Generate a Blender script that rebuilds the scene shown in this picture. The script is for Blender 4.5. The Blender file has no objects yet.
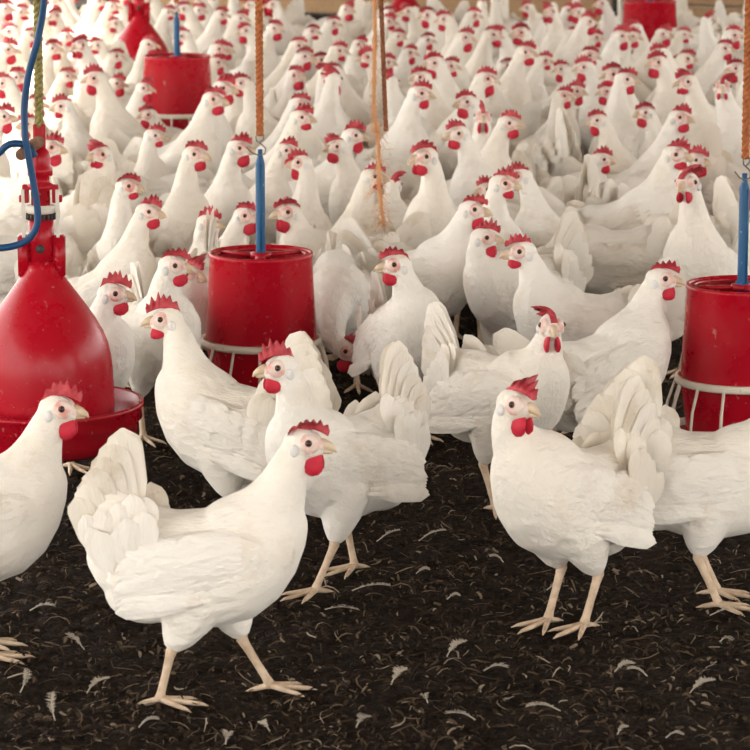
import bpy, bmesh, math, random
import numpy as np
from mathutils import Vector, Matrix, noise, Euler
from mathutils.bvhtree import BVHTree

R = math.radians
rnd = random.Random(11)
S = bpy.context.scene
COL = S.collection

# ------------------------------------------------------------------ camera
FPX = 3000.0                      # focal length in pixels of the 750 px frame
CAM_H = 1.31
PITCH = math.atan(580.0 / FPX)    # horizon lies about 205 px above the frame
cam_d = bpy.data.cameras.new('camera'); cam = bpy.data.objects.new('camera', cam_d); COL.objects.link(cam)
cam.location = (0, 0, CAM_H); cam.rotation_euler = (R(90) - PITCH, 0, 0)
cam_d.sensor_width = 36; cam_d.lens = FPX / 750 * 36
cam_d.clip_end = 200
cam_d.dof.use_dof = True; cam_d.dof.focus_distance = 5.3; cam_d.dof.aperture_fstop = 15
S.camera = cam

# ------------------------------------------------------------------ world and sun
W = bpy.data.worlds.new('world'); S.world = W; W.use_nodes = True
bg = W.node_tree.nodes['Background']; bg.inputs[0].default_value = (1.0, 0.975, 0.94, 1); bg.inputs[1].default_value = 2.7
sun_d = bpy.data.lights.new('sun', 'SUN'); sun = bpy.data.objects.new('sun', sun_d); COL.objects.link(sun)
sun_d.energy = 9.0; sun_d.angle = R(2.5); sun_d.color = (1, .92, .8)
sun.rotation_euler = Vector((1.0, -0.45, -0.98)).to_track_quat('-Z', 'Y').to_euler()
S.view_settings.view_transform = 'Standard'; S.view_settings.look = 'None'
S.view_settings.exposure = 0.77; S.view_settings.gamma = 1; S.view_settings.use_curve_mapping = False

# ------------------------------------------------------------------ helpers
def ray(px, py):
    x = (px - 375) / FPX; y = -(py - 375) / FPX
    c, s = math.cos(PITCH), math.sin(PITCH)
    return Vector((x, c + y * s, -s + y * c))
def at_z(px, py, z):
    d = ray(px, py); t = (z - CAM_H) / d.z
    return Vector((d.x * t, d.y * t, z))
def at_y(px, py, Y):
    d = ray(px, py); t = Y / d.y
    return Vector((d.x * t, Y, CAM_H + d.z * t))
def lin(c):
    return tuple((v / 12.92 if v <= .04045 else ((v + .055) / 1.055) ** 2.4) for v in [q / 255 for q in c]) + (1,)

def tag(o, label=None, cat=None, group=None, kind=None):
    if label: o['label'] = label
    if cat: o['category'] = cat
    if group: o['group'] = group
    if kind: o['kind'] = kind
    return o
def link(name, data, parent=None, mat=None):
    o = bpy.data.objects.new(name, data); COL.objects.link(o)
    if parent is not None: o.parent = parent
    if mat is not None and data is not None and not data.materials: data.materials.append(mat)
    return o
def mesh_of(bm, name, mat=None, smooth=True):
    bmesh.ops.recalc_face_normals(bm, faces=bm.faces)
    me = bpy.data.meshes.new(name); bm.to_mesh(me); bm.free()
    if smooth: me.polygons.foreach_set('use_smooth', [True] * len(me.polygons))
    if mat: me.materials.append(mat)
    return me

def box(bm, c, d, M=None):
    r = bmesh.ops.create_cube(bm, size=1)
    for v in r['verts']:
        v.co = Vector((v.co.x * d[0], v.co.y * d[1], v.co.z * d[2]))
        if M: v.co = M @ v.co
        v.co += Vector(c)
    return r['verts']

def rings(bm, ring_list, cap=True):
    rows = [[bm.verts.new(p) for p in rg] for rg in ring_list]
    n = len(rows[0])
    for a, b in zip(rows, rows[1:]):
        for i in range(n):
            bm.faces.new((a[i], a[(i + 1) % n], b[(i + 1) % n], b[i]))
    if cap:
        bm.faces.new(rows[0][::-1]); bm.faces.new(rows[-1])
    return rows

def tube(bm, pts, rad, n=8, side=None, aspect=1.0):
    """tapered tube through pts; rad a number or list; aspect scales the radius along the side vector"""
    pts = [Vector(p) for p in pts]
    if not hasattr(rad, '__len__'): rad = [rad] * len(pts)
    if not hasattr(aspect, '__len__'): aspect = [aspect] * len(pts)
    prev = Vector(side) if side else None
    out = []
    for i, p in enumerate(pts):
        t = (pts[min(i + 1, len(pts) - 1)] - pts[max(i - 1, 0)]).normalized()
        if prev is None:
            prev = Vector((0, 0, 1)).cross(t) if abs(t.z) < .9 else Vector((0, 1, 0))
        u = (prev - t * prev.dot(t)).normalized(); v = t.cross(u)
        prev = u
        out.append([p + u * (rad[i] * aspect[i] * math.cos(2 * math.pi * k / n)) + v * (rad[i] * math.sin(2 * math.pi * k / n)) for k in range(n)])
    return rings(bm, out)

def lathe(bm, prof, n=40, c=(0, 0)):
    """prof: (r, z) list, open profile revolved round z"""
    rows = []
    for r, z in prof:
        if r < 1e-6: rows.append([bm.verts.new((c[0], c[1], z))])
        else: rows.append([bm.verts.new((c[0] + r * math.cos(2 * math.pi * k / n), c[1] + r * math.sin(2 * math.pi * k / n), z)) for k in range(n)])
    for a, b in zip(rows, rows[1:]):
        for i in range(n):
            j = (i + 1) % n
            if len(a) == 1 and len(b) == 1: continue
            if len(a) == 1: bm.faces.new((a[0], b[j], b[i]))
            elif len(b) == 1: bm.faces.new((a[i], a[j], b[0]))
            else: bm.faces.new((a[i], a[j], b[j], b[i]))

def ellipsoid(bm, c, r, M=None, u=14, v=9):
    rr = bmesh.ops.create_uvsphere(bm, u_segments=u, v_segments=v, radius=1)
    for q in rr['verts']:
        q.co = Vector((q.co.x * r[0], q.co.y * r[1], q.co.z * r[2]))
        if M: q.co = M @ q.co
        q.co += Vector(c)

# ------------------------------------------------------------------ materials
class Nodes:
    def __init__(s, name):
        s.m = bpy.data.materials.new(name); s.m.use_nodes = True
        s.t = s.m.node_tree; s.b = s.t.nodes['Principled BSDF']; s.out = s.t.nodes['Material Output']
    def n(s, typ, **kw):
        nd = s.t.nodes.new(typ)
        for k, v in kw.items():
            if k.startswith('i_'): nd.inputs[int(k[2:]) if k[2:].isdigit() else k[2:].replace('_', ' ')].default_value = v
            else: setattr(nd, k, v)
        return nd
    def l(s, a, b): s.t.links.new(a, b)
    def noise(s, vec, scale, detail=3, rough=.5):
        nd = s.n('ShaderNodeTexNoise'); nd.inputs['Scale'].default_value = scale; nd.inputs['Detail'].default_value = detail
        nd.inputs['Roughness'].default_value = rough
        if vec is not None: s.l(vec, nd.inputs['Vector'])
        return nd.outputs['Fac']
    def ramp(s, fac, stops):
        nd = s.n('ShaderNodeValToRGB'); e = nd.color_ramp.elements
        while len(e) < len(stops): e.new(.5)
        for q, (p, c) in zip(e, stops): q.position = p; q.color = c
        s.l(fac, nd.inputs['Fac']); return nd.outputs['Color']
    def mix(s, f, a, b, mode='MIX'):
        nd = s.n('ShaderNodeMix', data_type='RGBA', blend_type=mode)
        for sock, v in ((nd.inputs[0], f), (nd.inputs[6], a), (nd.inputs[7], b)):
            if hasattr(v, 'links'): s.l(v, sock)
            else: sock.default_value = v
        return nd.outputs[2]
    def math(s, op, a, b=None):
        nd = s.n('ShaderNodeMath', operation=op)
        for sock, v in ((nd.inputs[0], a), (nd.inputs[1], b)):
            if v is None: continue
            if hasattr(v, 'links'): s.l(v, sock)
            else: sock.default_value = v
        return nd.outputs[0]
    def bump(s, h, strength, dist, prev=None):
        nd = s.n('ShaderNodeBump'); nd.inputs['Strength'].default_value = strength; nd.inputs['Distance'].default_value = dist
        s.l(h, nd.inputs['Height'])
        if prev is not None: s.l(prev, nd.inputs['Normal'])
        return nd.outputs[0]
    def coord(s, scale=(1, 1, 1), rnd_offset=False, which='Object'):
        tc = s.n('ShaderNodeTexCoord'); mp = s.n('ShaderNodeMapping'); mp.inputs['Scale'].default_value = scale
        s.l(tc.outputs[which], mp.inputs['Vector'])
        if rnd_offset:
            oi = s.n('ShaderNodeObjectInfo'); mu = s.n('ShaderNodeVectorMath', operation='SCALE')
            cb = s.n('ShaderNodeCombineXYZ'); s.l(oi.outputs['Random'], cb.inputs[0]); s.l(oi.outputs['Random'], cb.inputs[1])
            s.l(cb.outputs[0], mu.inputs[0]); mu.inputs['Scale'].default_value = 37.0
            s.l(mu.outputs[0], mp.inputs['Location'])
        return mp.outputs[0]

def feather_mat(name, translucent=0.0, stain=0.35, plain=False, col=(0.87, 0.825, 0.75, 1)):
    k = Nodes(name)
    v = k.coord((1, 1, 1), True); raw = k.coord()
    dirt = k.ramp(k.noise(v, 9, 5, .62), [(.53, (0, 0, 0, 1)), (.74, (1, 1, 1, 1))])
    spot = k.ramp(k.noise(v, 38, 4, .6), [(.60, (0, 0, 0, 1)), (.72, (1, 1, 1, 1))])
    f = k.math('MULTIPLY', dirt, stain); g = k.math('MULTIPLY', k.math('MULTIPLY', spot, dirt), stain * 1.2)
    oi = k.n('ShaderNodeObjectInfo')
    tone = k.ramp(oi.outputs['Random'], [(0, col), (1, (col[0] * .97, col[1] * .945, col[2] * .90, 1))])
    c = k.mix(f, tone, (.62, .50, .36, 1)); c = k.mix(g, c, (.36, .24, .13, 1))
    k.l(c, k.b.inputs['Base Color']); k.b.inputs['Roughness'].default_value = .75
    k.b.inputs['Specular IOR Level'].default_value = .15
    k.b.inputs['Sheen Weight'].default_value = .15; k.b.inputs['Sheen Roughness'].default_value = .5
    # small overlapping feather tips, and barbs that run along the feathers
    vs = k.coord((38, 62, 62)); vo = k.n('ShaderNodeTexVoronoi'); vo.feature = 'SMOOTH_F1'; vo.inputs['Scale'].default_value = 1.0
    vo.inputs['Smoothness'].default_value = .35; k.l(vs, vo.inputs['Vector'])
    b1 = None if plain else k.bump(vo.outputs['Distance'], .40, .006)
    b2 = k.bump(k.noise(k.coord((300, 300, 22) if plain else (60, 230, 160)), 1.0, 4, .6), .45 if plain else .7, .004, b1)
    b3 = k.bump(k.noise(raw, 28, 3), .12 if plain else .38, .008, b2)
    k.l(b3, k.b.inputs['Normal'])
    if translucent:
        tr = k.n('ShaderNodeBsdfTranslucent'); k.l(c, tr.inputs['Color']); k.l(b3, tr.inputs['Normal'])
        mx = k.n('ShaderNodeMixShader'); mx.inputs[0].default_value = translucent
        k.l(k.b.outputs[0], mx.inputs[1]); k.l(tr.outputs[0], mx.inputs[2]); k.l(mx.outputs[0], k.out.inputs['Surface'])
    return k.m
M_BODY = feather_mat('white_plumage', 0, .38)
M_WING = feather_mat('white_wing_feathers', .06, .6)
M_TAIL = feather_mat('white_tail_feathers', .22, .75, True)
M_LOOSE = feather_mat('loose_feather_white', .2, .6, True, (.52, .46, .38, 1))

def flesh(name, c1, c2, rough=.55, bscale=260, bstr=.5, stops=(.35, .65)):
    k = Nodes(name); v = k.coord((1, 1, 1), True)
    c = k.mix(k.ramp(k.noise(v, 60, 3), [(stops[0], (0, 0, 0, 1)), (stops[1], (1, 1, 1, 1))]), c1, c2)
    k.l(c, k.b.inputs['Base Color']); k.b.inputs['Roughness'].default_value = rough
    k.b.inputs['Specular IOR Level'].default_value = .3
    k.l(k.bump(k.noise(k.coord(), bscale, 3), bstr, .002), k.b.inputs['Normal'])
    return k.m
M_COMB = flesh('red_comb_skin', (.36, .020, .034, 1), (.54, .085, .095, 1))
M_WATTLE = flesh('red_wattle_skin', (.44, .008, .028, 1), (.56, .022, .045, 1))
M_FACE = flesh('pink_face_skin', (.70, .30, .25, 1), (.80, .66, .58, 1), .6, 260, .5, (.30, .55))
M_LOBE = flesh('white_earlobe', (.78, .76, .72, 1), (.70, .68, .66, 1), .6)
M_BEAK = flesh('horn_beak', (.70, .56, .40, 1), (.56, .41, .27, 1), .4, 150, .2)
M_LEG = flesh('pale_scaly_leg', (.64, .49, .35, 1), (.46, .33, .22, 1), .55, 210, .9)
k = Nodes('amber_eye'); k.b.inputs['Base Color'].default_value = (.09, .03, .012, 1); k.b.inputs['Roughness'].default_value = .12; M_EYE = k.m
k = Nodes('black_pupil'); k.b.inputs['Base Color'].default_value = (.006, .005, .005, 1); k.b.inputs['Roughness'].default_value = .1; M_PUPIL = k.m

def plastic(name, c, rough=.38, dust=.25, dustcol=(.55, .42, .34, 1), scratch=.35, spec=.28):
    k = Nodes(name); v = k.coord()
    n1 = k.ramp(k.noise(v, 7, 6, .65), [(.48, (0, 0, 0, 1)), (.8, (1, 1, 1, 1))])
    sp = k.ramp(k.noise(v, 90, 3, .5), [(.66, (0, 0, 0, 1)), (.74, (1, 1, 1, 1))])
    cc = k.mix(k.math('MULTIPLY', n1, dust), c, dustcol)
    cc = k.mix(k.math('MULTIPLY', sp, scratch), cc, dustcol)
    k.l(cc, k.b.inputs['Base Color']); k.b.inputs['Specular IOR Level'].default_value = spec
    rr = k.math('MULTIPLY_ADD', n1, .25); rr.node.inputs[2].default_value = rough; k.l(rr, k.b.inputs['Roughness'])
    k.l(k.bump(k.noise(v, 60, 4), .06, .003), k.b.inputs['Normal'])
    return k.m
M_RED = plastic('red_plastic', (.40, .003, .014, 1), .27, .05)
M_REDIN = plastic('red_pan_plastic', (.30, .006, .012, 1), .5, .15)
M_CREAM = plastic('cream_plastic', (.74, .68, .57, 1), .5, .35, (.36, .24, .13, 1))
M_BLUE = plastic('blue_plastic', (.010, .085, .20, 1), .4, .08, (.45, .5, .55, 1))
M_HOSE = plastic('blue_hose_rubber', (.006, .055, .15, 1), .42, .25, (.05, .03, .02, 1), .3)
M_CLEAR = plastic('milky_plastic', (.70, .66, .58, 1), .3, .3, (.4, .3, .2, 1))
M_BLACK = plastic('black_rubber', (.03, .03, .03, 1), .5, .2)
M_FEED = plastic('brown_feed', (.16, .09, .04, 1), .9, .5, (.32, .22, .1, 1))
k = Nodes('wire_steel'); k.b.inputs['Base Color'].default_value = (.22, .2, .18, 1); k.b.inputs['Metallic'].default_value = .9; k.b.inputs['Roughness'].default_value = .4; M_WIRE = k.m
M_RUST = flesh('rusty_steel', (.30, .17, .11, 1), (.17, .09, .06, 1), .7, 120, .7)
def rope_mat(name, a, b):
    k = Nodes(name); v = k.coord()
    k.l(k.mix(k.ramp(k.noise(v, 120, 4, .7), [(.35, (0, 0, 0, 1)), (.65, (1, 1, 1, 1))]), a, b), k.b.inputs['Base Color'])
    k.b.inputs['Roughness'].default_value = .85
    k.l(k.bump(k.noise(v, 700, 3), .7, .002), k.b.inputs['Normal'])
    return k.m
M_ROPE_O = rope_mat('orange_rope', (.58, .20, .065, 1), (.30, .09, .03, 1))
M_ROPE_B = rope_mat('brown_orange_rope', (.36, .13, .05, 1), (.16, .06, .03, 1))
M_ROPE_F = rope_mat('frayed_orange_twine', (.80, .36, .12, 1), (.70, .42, .24, 1))
M_ROPE_Y = rope_mat('yellow_green_rope', (.42, .40, .13, 1), (.20, .12, .05, 1))

def soil_mat():
    k = Nodes('dark_litter'); v = k.coord()
    a = k.noise(v, 7, 6, .65); b = k.noise(v, 70, 5, .7)
    c = k.ramp(b, [(.30, (.006, .004, .0025, 1)), (.50, (.022, .0135, .008, 1)), (.68, (.055, .035, .021, 1)), (.82, (.13, .095, .06, 1))])
    c = k.mix(k.math('MULTIPLY', a, .35), c, (.02, .013, .009, 1))
    k.l(c, k.b.inputs['Base Color']); k.b.inputs['Roughness'].default_value = .95; k.b.inputs['Specular IOR Level'].default_value = .1
    b1 = k.bump(b, .9, .02); k.l(k.bump(k.noise(v, 260, 4, .7), .8, .006, b1), k.b.inputs['Normal'])
    return k.m
M_SOIL = soil_mat()
def chip_mat(name, stops):
    k = Nodes(name); g = k.n('ShaderNodeNewGeometry')
    c = k.ramp(g.outputs['Random Per Island'], stops)
    c = k.mix(k.math('MULTIPLY', k.noise(k.coord(), 130, 3), .5), c, (.02, .013, .008, 1))
    k.l(c, k.b.inputs['Base Color']); k.b.inputs['Roughness'].default_value = .9; k.b.inputs['Specular IOR Level'].default_value = .15
    return k.m
M_CHIP = chip_mat('wood_shaving_litter', [(0, (.010, .0065, .004, 1)), (.40, (.030, .019, .0115, 1)), (.70, (.062, .040, .024, 1)), (.90, (.12, .083, .050, 1)), (.97, (.26, .195, .13, 1)), (1, (.40, .33, .25, 1))])
M_STRAW = chip_mat('straw_litter', [(0, (.03, .02, .012, 1)), (.5, (.10, .068, .04, 1)), (.85, (.21, .15, .095, 1)), (1, (.40, .33, .25, 1))])

def wood_mat(name, a, b, dark):
    k = Nodes(name); v = k.coord((1, 1, 1)); g = k.coord((1.2, 14, 14))
    c = k.mix(k.noise(g, 3, 5, .6), a, b)
    c = k.mix(k.ramp(k.noise(v, 55, 4, .7), [(.5, (0, 0, 0, 1)), (.75, (.7, .7, .7, 1))]), c, dark)
    k.l(c, k.b.inputs['Base Color']); k.b.inputs['Roughness'].default_value = .9
    k.l(k.bump(k.noise(g, 9, 5, .6), .5, .006), k.b.inputs['Normal'])
    return k.m
M_PLANK = wood_mat('dusty_tan_board', (.46, .30, .16, 1), (.36, .22, .11, 1), (.20, .11, .05, 1))
M_DARKW = wood_mat('dark_wet_board', (.035, .02, .012, 1), (.02, .012, .008, 1), (.01, .006, .004, 1))  # near-black: the dark post, and shade painted into the gap under the wall
M_ROOF = wood_mat('grey_roof_sheet', (.40, .36, .31, 1), (.32, .28, .24, 1), (.2, .16, .12, 1))
M_YARD = wood_mat('dry_yard_earth', (.42, .33, .22, 1), (.32, .25, .16, 1), (.2, .15, .09, 1))

# ------------------------------------------------------------------ the barn
def structure(name, me, parent=None):
    o = link(name, me, parent); tag(o, kind='structure'); return o

def ground_h(x, y):
    h = .010 * noise.noise(Vector((x * 5, y * 5, 0))) + .008 * noise.noise(Vector((x * 17, y * 17, 3))) + .0055 * noise.noise(Vector((x * 48, y * 48, 7)))
    return h - .006
def build_floor():
    verts, faces = [], []
    def grid(x0, x1, nx, y0, y1, ny, disp, z=0):
        b = len(verts)
        for j in range(ny + 1):
            for i in range(nx + 1):
                x = x0 + (x1 - x0) * i / nx; y = y0 + (y1 - y0) * j / ny
                verts.append((x, y, (ground_h(x, y) if disp else z)))
        for j in range(ny):
            for i in range(nx):
                a = b + j * (nx + 1) + i
                faces.append((a, a + 1, a + nx + 2, a + nx + 1))
    grid(-1.7, 1.7, 340, 3.2, 7.8, 460, True)
    grid(-4.2, 4.4, 2, -4, 20.5, 4, False, -.02)
    me = bpy.data.meshes.new('floor'); me.from_pydata(verts, [], faces); me.materials.append(M_SOIL)
    me.polygons.foreach_set('use_smooth', [True] * len(faces))
    return structure('floor', me)
floor = build_floor()

bm = bmesh.new()
box(bm, (0, 0, -.13), (120, 120, .1))
tag(structure('ground_yard', mesh_of(bm, 'ground_yard', M_YARD, False)), 'dry pale earth outside the open barn', 'ground')

def build_roof():
    bm = bmesh.new()
    xl, xr, ze, zr = -3.05, 4.2, 2.25, 3.35; xm = .4
    for (xa, za, xb, zb) in ((xl, ze, xm, zr), (xm, zr, xr, ze)):
        p = [(xa, -4, za), (xb, -4, zb), (xb, 22, zb), (xa, 22, za)]
        q = [(a, b, c + .05) for a, b, c in p]
        vs = [bm.verts.new(v) for v in p + q]
        for f in ((3, 2, 1, 0), (4, 5, 6, 7), (0, 1, 5, 4), (1, 2, 6, 5), (2, 3, 7, 6), (3, 0, 4, 7)): bm.faces.new([vs[i] for i in f])
    return structure('ceiling', mesh_of(bm, 'ceiling', M_ROOF, False))
roof = build_roof()
for i, (x, y) in enumerate([(-2.95, -3), (-2.95, 5), (-2.95, 13), (-2.95, 21), (4.1, -3), (4.1, 5), (4.1, 13), (4.1, 21)]):
    bm = bmesh.new(); box(bm, (x, y, 1.08), (.12, .12, 2.36)); structure('trim_%d' % (i + 1), mesh_of(bm, 'post', M_PLANK, False))
# cross beams from which the ropes hang
for y in (5.45, 5.86, 6.27, 7.0, 8.06, 9.9, 12.6, 14.8):
    bm = bmesh.new(); box(bm, (.4, y, 2.36), (7.5, .07, .12)); structure('trim_beam', mesh_of(bm, 'beam', M_PLANK, False))

bm = bmesh.new(); box(bm, (4.2, 12.0, .4), (.08, 20.0, .8)); structure('wall_right', mesh_of(bm, 'wall_right', M_PLANK, False))
# back wall: boards, oblique to the camera
WA = Vector((1.79, 15.6, 0)); WD = Vector((-2.13, 1.0, 0)).normalized(); WN = Vector((-WD.y, WD.x, 0))
ang = math.atan2(WD.y, WD.x)
def wall_pt(s, off, z): return WA + WD * s + WN * off + Vector((0, 0, z))
def plank_mesh(w, h, d, m):
    bm = bmesh.new(); vs = box(bm, (0, 0, 0), (w, d, h)); bmesh.ops.bevel(bm, geom=bm.edges[:], offset=.006, segments=1, affect='EDGES')
    for v in bm.verts: v.co.z += .004 * noise.noise(Vector((v.co.x * 3, v.co.z * 9, w)))
    return mesh_of(bm, 'plank', m, False)
wall = structure('wall_back', plank_mesh(9.5, .14, .03, M_DARKW))  # recessed board added behind the gap, coloured dark to stand for its shade
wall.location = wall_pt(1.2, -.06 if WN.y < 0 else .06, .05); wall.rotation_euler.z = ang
def plank(s, z, w, h, m=M_PLANK, off=0):
    o = link('plank', plank_mesh(w, h, .035, m), wall)
    p = wall_pt(s, off, z); o.location = wall.matrix_basis.inverted() @ p
    return o
bpy.context.view_layer.update()
def post_s(px):        # wall parameter s for a pixel column near the top of the frame
    d = ray(px, 10); best = 0
    # solve d*t = WA + WD*s in x,y
    A = np.array([[d.x, -WD.x], [d.y, -WD.y]]); t, s = np.linalg.solve(A, [WA.x, WA.y]); return s
s_post = post_s(618)
for j in range(15):
    plank(s_post - 1.62, .168 + j * .140, 3.16, .130)
for j in range(10):
    plank(s_post + 1.54, .235 + j * .21, 3.0, .20)
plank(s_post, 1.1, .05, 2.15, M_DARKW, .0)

# ------------------------------------------------------------------ litter
def build_litter():
    verts, faces = [], []
    r = random.Random(3)
    def piece(x, y, L, w, curl, flat):
        a = r.uniform(0, 6.283); tilt = r.uniform(-flat, flat); roll = r.uniform(-.7, .7)
        M = Matrix.Rotation(a, 3, 'Z') @ Matrix.Rotation(tilt, 3, 'Y') @ Matrix.Rotation(roll, 3, 'X')
        c = Vector((x, y, ground_h(x, y) + .003 + r.random() * .005)); b = len(verts)
        bend = r.uniform(-.18, .18) * L
        for i in range(4):
            t = i / 3 - .5
            ww = w * (1 - 1.5 * t * t) * .5
            for s in (-1, 1):
                verts.append(c + M @ Vector((t * L, s * ww + bend * 4 * t * t, curl * L * (1 - 4 * t * t) + .15 * w * s)))
        for i in range(3): faces.append((b + 2 * i, b + 2 * i + 1, b + 2 * i + 3, b + 2 * i + 2))
    def pos():
        while True:
            y = 3.4 + 4.2 * r.random() ** 1.3
            x = r.uniform(-1.6, 1.6)
            if abs(x) < .13 * y + .08 or r.random() < .45: return x, y
    for i in range(62000):
        x, y = pos(); L = r.uniform(.003, .016); piece(x, y, L, L * r.uniform(.12, .42), r.uniform(-.1, .35), .7)
    n1 = len(faces)
    for i in range(7600):
        x, y = pos(); L = r.uniform(.015, .048); piece(x, y, L, r.uniform(.0012, .0030), r.uniform(0, .22), .3)
    me = bpy.data.meshes.new('litter'); me.from_pydata([tuple(v) for v in verts], [], faces)
    me.materials.append(M_CHIP); me.materials.append(M_STRAW)
    idx = [0] * n1 + [1] * (len(faces) - n1); me.polygons.foreach_set('material_index', idx)
    o = link('litter', me, floor); tag(o, 'dark wood shavings and straw litter', kind='stuff')
build_litter()

# ------------------------------------------------------------------ hen parts
def feather_mesh(name, L, w, mat, stations=8, tip=.75, camber=.12, curve=.0):
    """a broad feather: root at the origin, runs along +Z, vane in X, faces Y; thin closed shell"""
    bm = bmesh.new(); cols = 5; rows = []
    for i in range(stations):
        t = (i / (stations - 1)) ** .8
        ww = w * .5 * (min(1, .30 + 1.5 * t) if t < .5 else 1) * (1 if t < tip else math.sqrt(max(0.012, 1 - ((t - tip) / (1 - tip)) ** 2)))
        rows.append([bm.verts.new((q * ww, -camber * w * q * q + curve * L * t * t + (.0006 if q == 0 else 0), L * t)) for q in (-1, -.5, 0, .5, 1)])
    for a, b in zip(rows, rows[1:]):
        for j in range(cols - 1): bm.faces.new((a[j], a[j + 1], b[j + 1], b[j]))
    me = mesh_of(bm, name, mat)
    return me

TAIL_FEATHER = feather_mesh('tail_feather', .145, .052, M_TAIL, 11, .80, .03, .015)
COVERT = feather_mesh('covert', .066, .040, M_TAIL, 8, .55, .05, .0)
WINGF = feather_mesh('wing_covert', .052, .031, M_WING, 7, .5, .06, .0)
FLIGHT = feather_mesh('flight_feather', .125, .026, M_WING, 8, .82, .07, .0)

def add_copy(bm, me, M):
    base = len(bm.verts); bm.from_mesh(me); bm.verts.ensure_lookup_table()
    for i in range(base, len(bm.verts)): bm.verts[i].co = M @ bm.verts[i].co

def tail_mats(fan):
    """local matrices of the tail feathers; fan widens the spread"""
    out = []
    r = random.Random(5)
    for s in (1, -1):
        for i in range(6):
            tilt = R(5 + (6.2 * i) * fan + r.uniform(-1, 1)); splay = R(1 + .7 * i)
            root = Vector((-.100 - .0085 * i, s * (.0025 + .0019 * i), .246 - .011 * i))
            M = Matrix.Translation(root) @ Matrix.Rotation(-tilt, 4, 'Y') @ Matrix.Rotation(-s * splay, 4, 'X') @ Matrix.Rotation(s * R(1 + 1.0 * i), 4, 'Z')
            sc = 1.05 - .045 * i + r.uniform(-.02, .02)
            if s < 0: M = M @ Matrix.Rotation(math.pi, 4, 'Z')
            out.append((M, sc))
    return out
def tail_cover_mesh(fan):
    """overlapping coverts laid on the tail cushion of the base body"""
    bm = bmesh.new(); r = random.Random(8); bv = BASE_BVH
    for s in (1, -1):
        for row in range(2, 4):
            for i in range(5):
                tilt = R(6 + 10 * i * fan + r.uniform(-4, 4))
                along = .070 - .024 * row
                p = Vector((-.072 - .016 * i, 0, .225 - .008 * i)) + Vector((-math.sin(tilt), 0, math.cos(tilt))) * along
                hit = bv.ray_cast(Vector((p.x, s * .3, p.z)), Vector((0, -s, 0)))
                if hit[0] is None: hp, n = Vector((p.x, s * .008, p.z)), Vector((0, s, 0))
                else: hp, n = hit[0], Vector((hit[1].x * .4, hit[1].y, hit[1].z * .5)).normalized()
                d = Vector((-math.sin(tilt), 0, math.cos(tilt))); d = (d - n * d.dot(n)).normalized(); d = (d + n * .012).normalized()
                yv = (n - d * n.dot(d)).normalized(); xv = yv.cross(d)
                M = Matrix((xv, yv, d)).transposed().to_4x4(); M.translation = hp + n * .0006
                add_copy(bm, COVERT, M @ Matrix.Scale(r.uniform(.9, 1.12), 4))
    box(bm, (-.105, 0, .245), (.02, .085, .02)); box(bm, (-.125, 0, .225), (.02, .085, .02))   # quill base inside the body joins both sides
    return mesh_of(bm, 'tail_coverts', M_TAIL)
def tail_joined_mesh(fan):
    bm = bmesh.new(); bm.from_mesh(tail_cover_mesh(fan))
    for M, sc in tail_mats(fan): add_copy(bm, TAIL_FEATHER, M @ Matrix.Scale(sc, 4))
    return mesh_of(bm, 'tail', M_TAIL)
FANS = (.45, .8, 1.1, .2)

def comb_mesh(lean, size, seed):
    """serrated single comb in head coordinates, base along the crown"""
    r = random.Random(seed); bm = bmesh.new(); nt, nh = 46, 6
    pk = [.05 + .155 * i + r.uniform(-.03, .03) for i in range(6)]; hh = [(.55, .8, 1.0, .95, .8, .5)[i] * r.uniform(.7, 1.1) for i in range(6)]; wd = [r.uniform(.055, .085) for i in range(6)]
    def height(t):
        base = .50 * math.sin(math.pi * min(1, max(0, t * .90 + .10))) ** .55
        sp = max(h * max(0, 1 - abs(t - p) / w) ** .9 for p, h, w in zip(pk, hh, wd))
        return (base + .50 * sp * (1 if t > .03 else .5)) * .0245 * size
    sides = []
    for sg in (1, -1):
        rows = []
        for i in range(nt):
            t = i / (nt - 1); H = max(.0015, height(t)); row = []
            for j in range(nh):
                q = j / (nh - 1); h = H * q
                # base follows the crown from the nostrils to behind the skull
                bx = .033 - .055 * t; bz = .009 + .0115 * math.sin(math.pi * min(1, t * .85 + .12)) - .004 * (t > .8) * (t - .8) * 5
                x = bx - .55 * h * (t - .35); le = lean * (.45 + .8 * t); z = bz + h * math.cos(min(1.5, abs(le)) * q)
                y = le * h * 1.0 * q + sg * (.0045 * (1 - q) ** .8 + .0012) + .0035 * math.sin(10 * t + seed * 2.1) * q
                row.append(bm.verts.new((x, y, z)))
            rows.append(row)
        sides.append(rows)
        for a, b in zip(rows, rows[1:]):
            for j in range(nh - 1): bm.faces.new((a[j], a[j + 1], b[j + 1], b[j]))
    A, B = sides
    for i in range(nt - 1):
        for j in (0, nh - 1): bm.faces.new((A[i][j], A[i + 1][j], B[i + 1][j], B[i][j]))
    for i in (0, nt - 1):
        for j in range(nh - 1): bm.faces.new((A[i][j], A[i][j + 1], B[i][j + 1], B[i][j]))
    return mesh_of(bm, 'comb', M_COMB)
COMBS = [comb_mesh(.2, .85, 1), comb_mesh(.9, 1.1, 2), comb_mesh(-.9, 1.1, 3), comb_mesh(-.3, 1.1, 4), comb_mesh(1.25, 1.3, 5), comb_mesh(-1.25, 1.3, 6)]

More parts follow.
